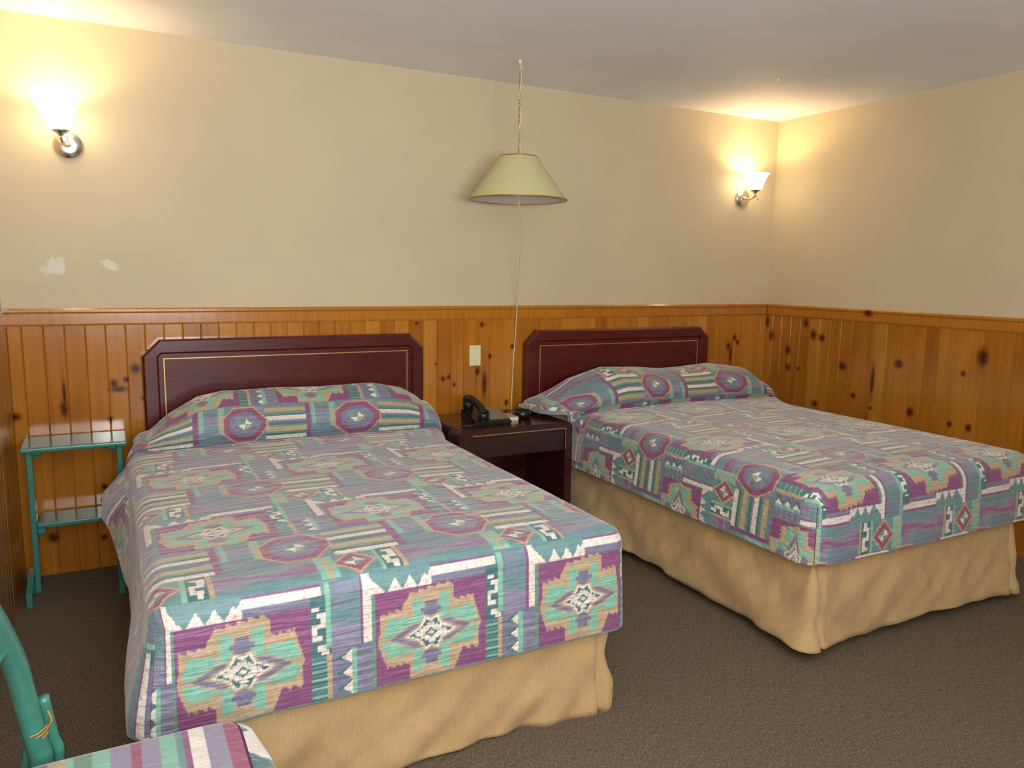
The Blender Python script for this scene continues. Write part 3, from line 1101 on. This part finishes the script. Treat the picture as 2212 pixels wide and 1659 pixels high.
# ------------------------------------------------------------------ sconces
def sconce(x, z, label, power, dx=0.0, tilt=0.0):
    root = empty('wall_sconce', (x, D, z), label, 'wall lamp', 'nickel wall sconces with lit glass shades')
    yw = D - .0005
    pr = [(0, 0), (.060, 0), (.061, .006), (.056, .014), (.030, .020), (0, .021)]
    obj('back_plate', lathe(bmesh.new(), pr, (x, yw, z), 40, Vector((0, -1, 0))), M['chrome'], root, True)
    yc = D - .125
    bm = bmesh.new()
    tube(bm, [(x, D - .018, z), (x, D - .06, z - .012), (x + dx * .7, D - .10, z - .008), (x + dx, yc, z + .012), (x + dx, yc, z + .036)], .006, 12, 6)
    lathe(bm, [(0, 0), (.009, .002), (.010, .008), (.008, .014), (0, .016)], (x, D - .02, z), 16, Vector((0, -1, 0)))
    obj('arm', bm, M['chrome'], root, True)
    obj('cup', lathe(bmesh.new(), [(0, .016), (.007, .018), (.014, .028), (.034, .040), (.036, .047), (.030, .048), (0, .044)], (x + dx, yc, z), 28), M['chrome'], root, True)
    bm = bmesh.new()
    tube(bm, [(x, yc, z + .02), (x + .006, yc - .012, z - .006), (x + .008, yc - .017, z - .016)], .0028, 8, 4)
    lathe(bm, [(0, -.007), (.005, -.005), (.007, 0), (.005, .005), (0, .007)], (x + .008, yc - .017, z - .018), 12)
    obj('switch_knob', bm, M['chrome'], root, True)
    gp = [(.024, .046), (.042, .050), (.049, .075), (.057, .100), (.067, .125), (.078, .143), (.088, .152), (.085, .153), (.075, .145), (.064, .126), (.054, .101), (.046, .076), (.039, .054), (.024, .050)]
    ax = Vector((math.sin(tilt), 0, math.cos(tilt)))
    obj('glass_shade', lathe(bmesh.new(), gp, (x + dx, yc, z), 48, ax, close=True), M['glass'], root, True)
    l = lamp('sconce_bulb', 'POINT', (0, 0, 0), power, (1, .64, .30), .02)
    l.parent = root
    l.location = (dx, yc - D, .105)
    return root


sconce(-.115, 1.985, 'lit wall sconce at the far left above the green stand', 6, -.022, -.07)
sconce(3.935, 1.985, 'lit wall sconce in the right corner of the room', 7.5)

# ------------------------------------------------------------------ green stand
st_ = empty('side_table', (-.15, 3.93, 0), 'narrow green painted stand with one lower shelf beside the left bed', 'stand')
tx0, tx1, ty0, ty1, tz = -.365, .048, 3.80, 4.066, .672
obj('table_top', bx(tx0, tx1, ty0, ty1, tz - .022, tz, bev=.008, seg=3), M['green'], st_)
obj('shelf', bx(-.325, .005, 3.875, 4.06, .292, .312, bev=.004), M['green'], st_)
for lx in (-.347, .006):
    bm = bmesh.new()
    box(bm, lx, lx + .022, 3.86, 3.955, .0, tz - .023, bev=.003)
    obj('leg', bm, M['green'], st_)
    bm = bmesh.new()
    prism(bm, [(3.70, 0), (4.05, 0), (4.05, .03), (3.99, .085), (3.93, .10), (3.84, .10), (3.76, .075), (3.70, .06)], 'x', lx - .0225 if lx < -.1 else lx - .0225, lx - .0005)
    obj('foot', bm, M['green'], st_)
for lx in (-.3245, -.024):
    for zz in (tz - .0225, .2915):
        obj('bracket', prism(bmesh.new(), [(3.875, zz), (4.03, zz), (4.03, zz - .035), (3.885, zz - .035), (3.875, zz - .02)], 'x', lx, lx + .0295), M['green'], st_)

# ------------------------------------------------------------------ rattan chair in the near left corner
ch = empty('armchair', (-.05, 1.35, 0), 'turquoise painted rattan chair with patterned seat cushion, near left corner', 'chair')
def ray(pxx, pyy):
    return Fv + Rv * ((pxx - 1106) / fpx) + Uv * ((829.5 - pyy) / fpx)
def at_y(pxx, pyy, Y):
    d = ray(pxx, pyy)
    t = Y / d.y
    return Vector((0, 0, CZ)) + d * t
bow = [at_y(-60, 1290, 1.50), at_y(-28, 1325, 1.56), at_y(6, 1382, 1.64), at_y(33, 1440, 1.71), at_y(56, 1520, 1.76), at_y(78, 1600, 1.79), at_y(88, 1660, 1.795), (-.225, 1.80, .20), (-.220, 1.80, 0.0)]
obj('arm_bow', tube(bmesh.new(), [Vector(p) for p in bow], .023, 16, 8), M['rattan'], ch, True)
pB = [Vector(bow[4]) + Vector((.030, .012, 0)), Vector(bow[5]) + Vector((.030, .012, 0)), Vector(bow[6]) + Vector((.033, .012, 0)), Vector((-.19, 1.815, .2)), Vector((-.186, 1.815, 0))]
obj('leg_pole', tube(bmesh.new(), pB, .011, 12, 6), M['rattan'], ch, True)
pC = [at_y(54, 1585, 1.84), at_y(60, 1640, 1.84), Vector((-.262, 1.84, .2)), Vector((-.262, 1.84, 0))]
obj('leg_pole', tube(bmesh.new(), pC, .012, 12, 6), M['rattan'], ch, True)
obj('brace', tube(bmesh.new(), [at_y(16, 1405, 1.67), at_y(-10, 1425, 1.60), at_y(-50, 1500, 1.50)], .011, 12, 6), M['rattan'], ch, True)
bm = bmesh.new()
c0 = Vector(bow[4]).lerp(Vector(bow[5]), .62)
dirp = (Vector(bow[5]) - Vector(bow[4])).normalized()
for k in range(3):
    cc = c0 + dirp * (.009 * k)
    a_ = (Rv - dirp * Rv.dot(dirp)).normalized(); b_ = (-Fv + dirp * Fv.dot(dirp)).normalized()
    lp = [cc + a_ * (.0262 * math.cos(t)) + b_ * (.0262 * math.sin(t)) for t in [-.3 + q * (1.5 - .35 * k) / 24 for q in range(25)]]
    tube(bm, lp, .0022, 6, 1)
tube(bm, [c0 + Vector((.024, -.006, -.01)), c0 + Vector((.036, -.012, .012)), c0 + Vector((.030, -.010, .034))], .0028, 6, 4)
bd = obj('binding', bm, M['binding'], ch, True)
bd['label'] = 'torn bare cane binding'
# seat frame, front poles and far side so that the chair stands
bm = bmesh.new()
sf = [(-.215, 1.76, .375), (.18, 1.76, .375), (.20, 1.20, .375), (-.235, 1.20, .375)]
for i in range(4):
    tube(bm, [sf[i], sf[(i + 1) % 4]], .016, 12, 1)
obj('seat_frame', bm, M['rattan'], ch, True)
for p in ((.18, 1.76), (.20, 1.20), (-.235, 1.20)):
    obj('leg_pole', tube(bmesh.new(), [(p[0], p[1], .375), (p[0], p[1], .2), (p[0], p[1], 0)], .018, 14, 2), M['rattan'], ch, True)
# cushion
cx0, cx1, cy0, cy1, cz0, cz1 = -.235, .212, 1.18, 1.712, .392, .452
nu, nv = 190, 200
th = np.linspace(0, 1, nu)
SX, SY = np.meshgrid(np.linspace(-1, 1, nu), np.linspace(-1, 1, nv))
def shell(sgn):
    hx, hy = (cx1 - cx0) / 2, (cy1 - cy0) / 2
    ex = np.abs(SX); ey = np.abs(SY)
    edge = np.maximum(ex ** 14, ey ** 18)
    X = (cx0 + cx1) / 2 + SX * hx
    Y = (cy0 + cy1) / 2 + SY * hy
    # rounded corners
    X = X - np.sign(SX) * .022 * (ex ** 8) * (ey ** 16)
    Y = Y - np.sign(SY) * .022 * (ey ** 16) * (ex ** 8)
    return X, Y, edge
Xc, Yc, ed = shell(1)
top_z = cz1 + .004 * (1 - SX ** 2) * (1 - SY ** 2) - .010 * ed
V1 = np.stack([Xc, Yc, top_z], -1).reshape(-1, 3)
idx = np.arange(nu * nv).reshape(nv, nu)
Fq = np.stack([idx[:-1, :-1], idx[:-1, 1:], idx[1:, 1:], idx[1:, :-1]], -1).reshape(-1, 4)
def cush_col(x):
    pxs = [(-1, LIL), (55, RED), (80, PUR), (96, TAN), (135, MINT), (150, GRN), (188, MINT), (226, LIL), (268, RED), (290, LIL), (329, MINT), (364, TEAL), (380, PUR), (395, WHT), (428, LIL), (450, LIL), (474, RED), (600, RED)]
    xp = np.array([-.212 + (p - 33) * .000882 for p, _ in pxs])
    C = np.array([c for _, c in pxs])
    i = np.clip(np.searchsorted(xp, x) - 1, 0, len(pxs) - 1)
    return C[i]
ccol = cush_col(V1[:, 0] + .012 * (1.7 - V1[:, 1]) * 0)
ccol = ccol * (1 + .12 * fnoise(V1[:, 0] * 9, V1[:, 1] * 9, 4, 6, 1.0))[:, None]
# side wall
bd_i = np.concatenate([idx[0, :], idx[1:, -1], idx[-1, -2::-1], idx[-2:0:-1, 0]])
ring = V1[bd_i]
cen = np.array([(cx0 + cx1) / 2, (cy0 + cy1) / 2, 0])
rings = [ring]
rows_ = 26
for k in range(1, rows_ + 1):
    t = k / rows_
    d = ring - cen; d[:, 2] = 0
    d = d / np.linalg.norm(d, axis=1)[:, None]
    b = .055 * math.sin(min(1, t * 1.15) * PI * .62)
    rg = ring + d * b * np.clip(d[:, :1] * 1.1, 0, 1)
    rg[:, 2] = ring[:, 2] - (ring[:, 2] - cz0) * (t ** 1.2)
    rings.append(rg)
VS = np.concatenate(rings)
nb = len(ring)
FS = []
for k in range(rows_):
    for i in range(nb):
        j = (i + 1) % nb
        FS.append((k * nb + i, (k + 1) * nb + i, (k + 1) * nb + j, k * nb + j))
yy = VS[:, 1]; zz = VS[:, 2]
tt = (cz1 - zz) / (cz1 - cz0)
zig = np.abs(((yy * 9) % 1) - .5) * 2
cs = np.where((zig * .8 < 1 - np.abs(tt - .45) * 1.6)[:, None] & ((yy * 4.5) % 1 < .6)[:, None], np.array(WHT), np.array(DTEAL))
VB = np.stack([Xc, Yc, np.full_like(Xc, cz0)], -1).reshape(-1, 3)
Vall = np.concatenate([V1, VS]); Fall = np.concatenate([Fq, np.array(FS) + len(V1)])
cush = npmesh('seat_cushion', Vall, Fall, M['cushion'], ch, True, np.concatenate([ccol, cs]))
obj('cushion_bottom', bx(cx0 + .01, cx1 - .01, cy0 + .01, cy1 - .01, cz0 - .001, cz0 + .02), M['ticking'], ch)
rg = rings[0]
wt = [Vector(p) + Vector((0, 0, -.001)) for p in rg[nu - 5:nu + nv + 5:6]]
obj('welt', tube(bmesh.new(), wt, .0035, 6, 1), simple('dark_purple_welt', lin(90, 40, 84), .6), ch, True)
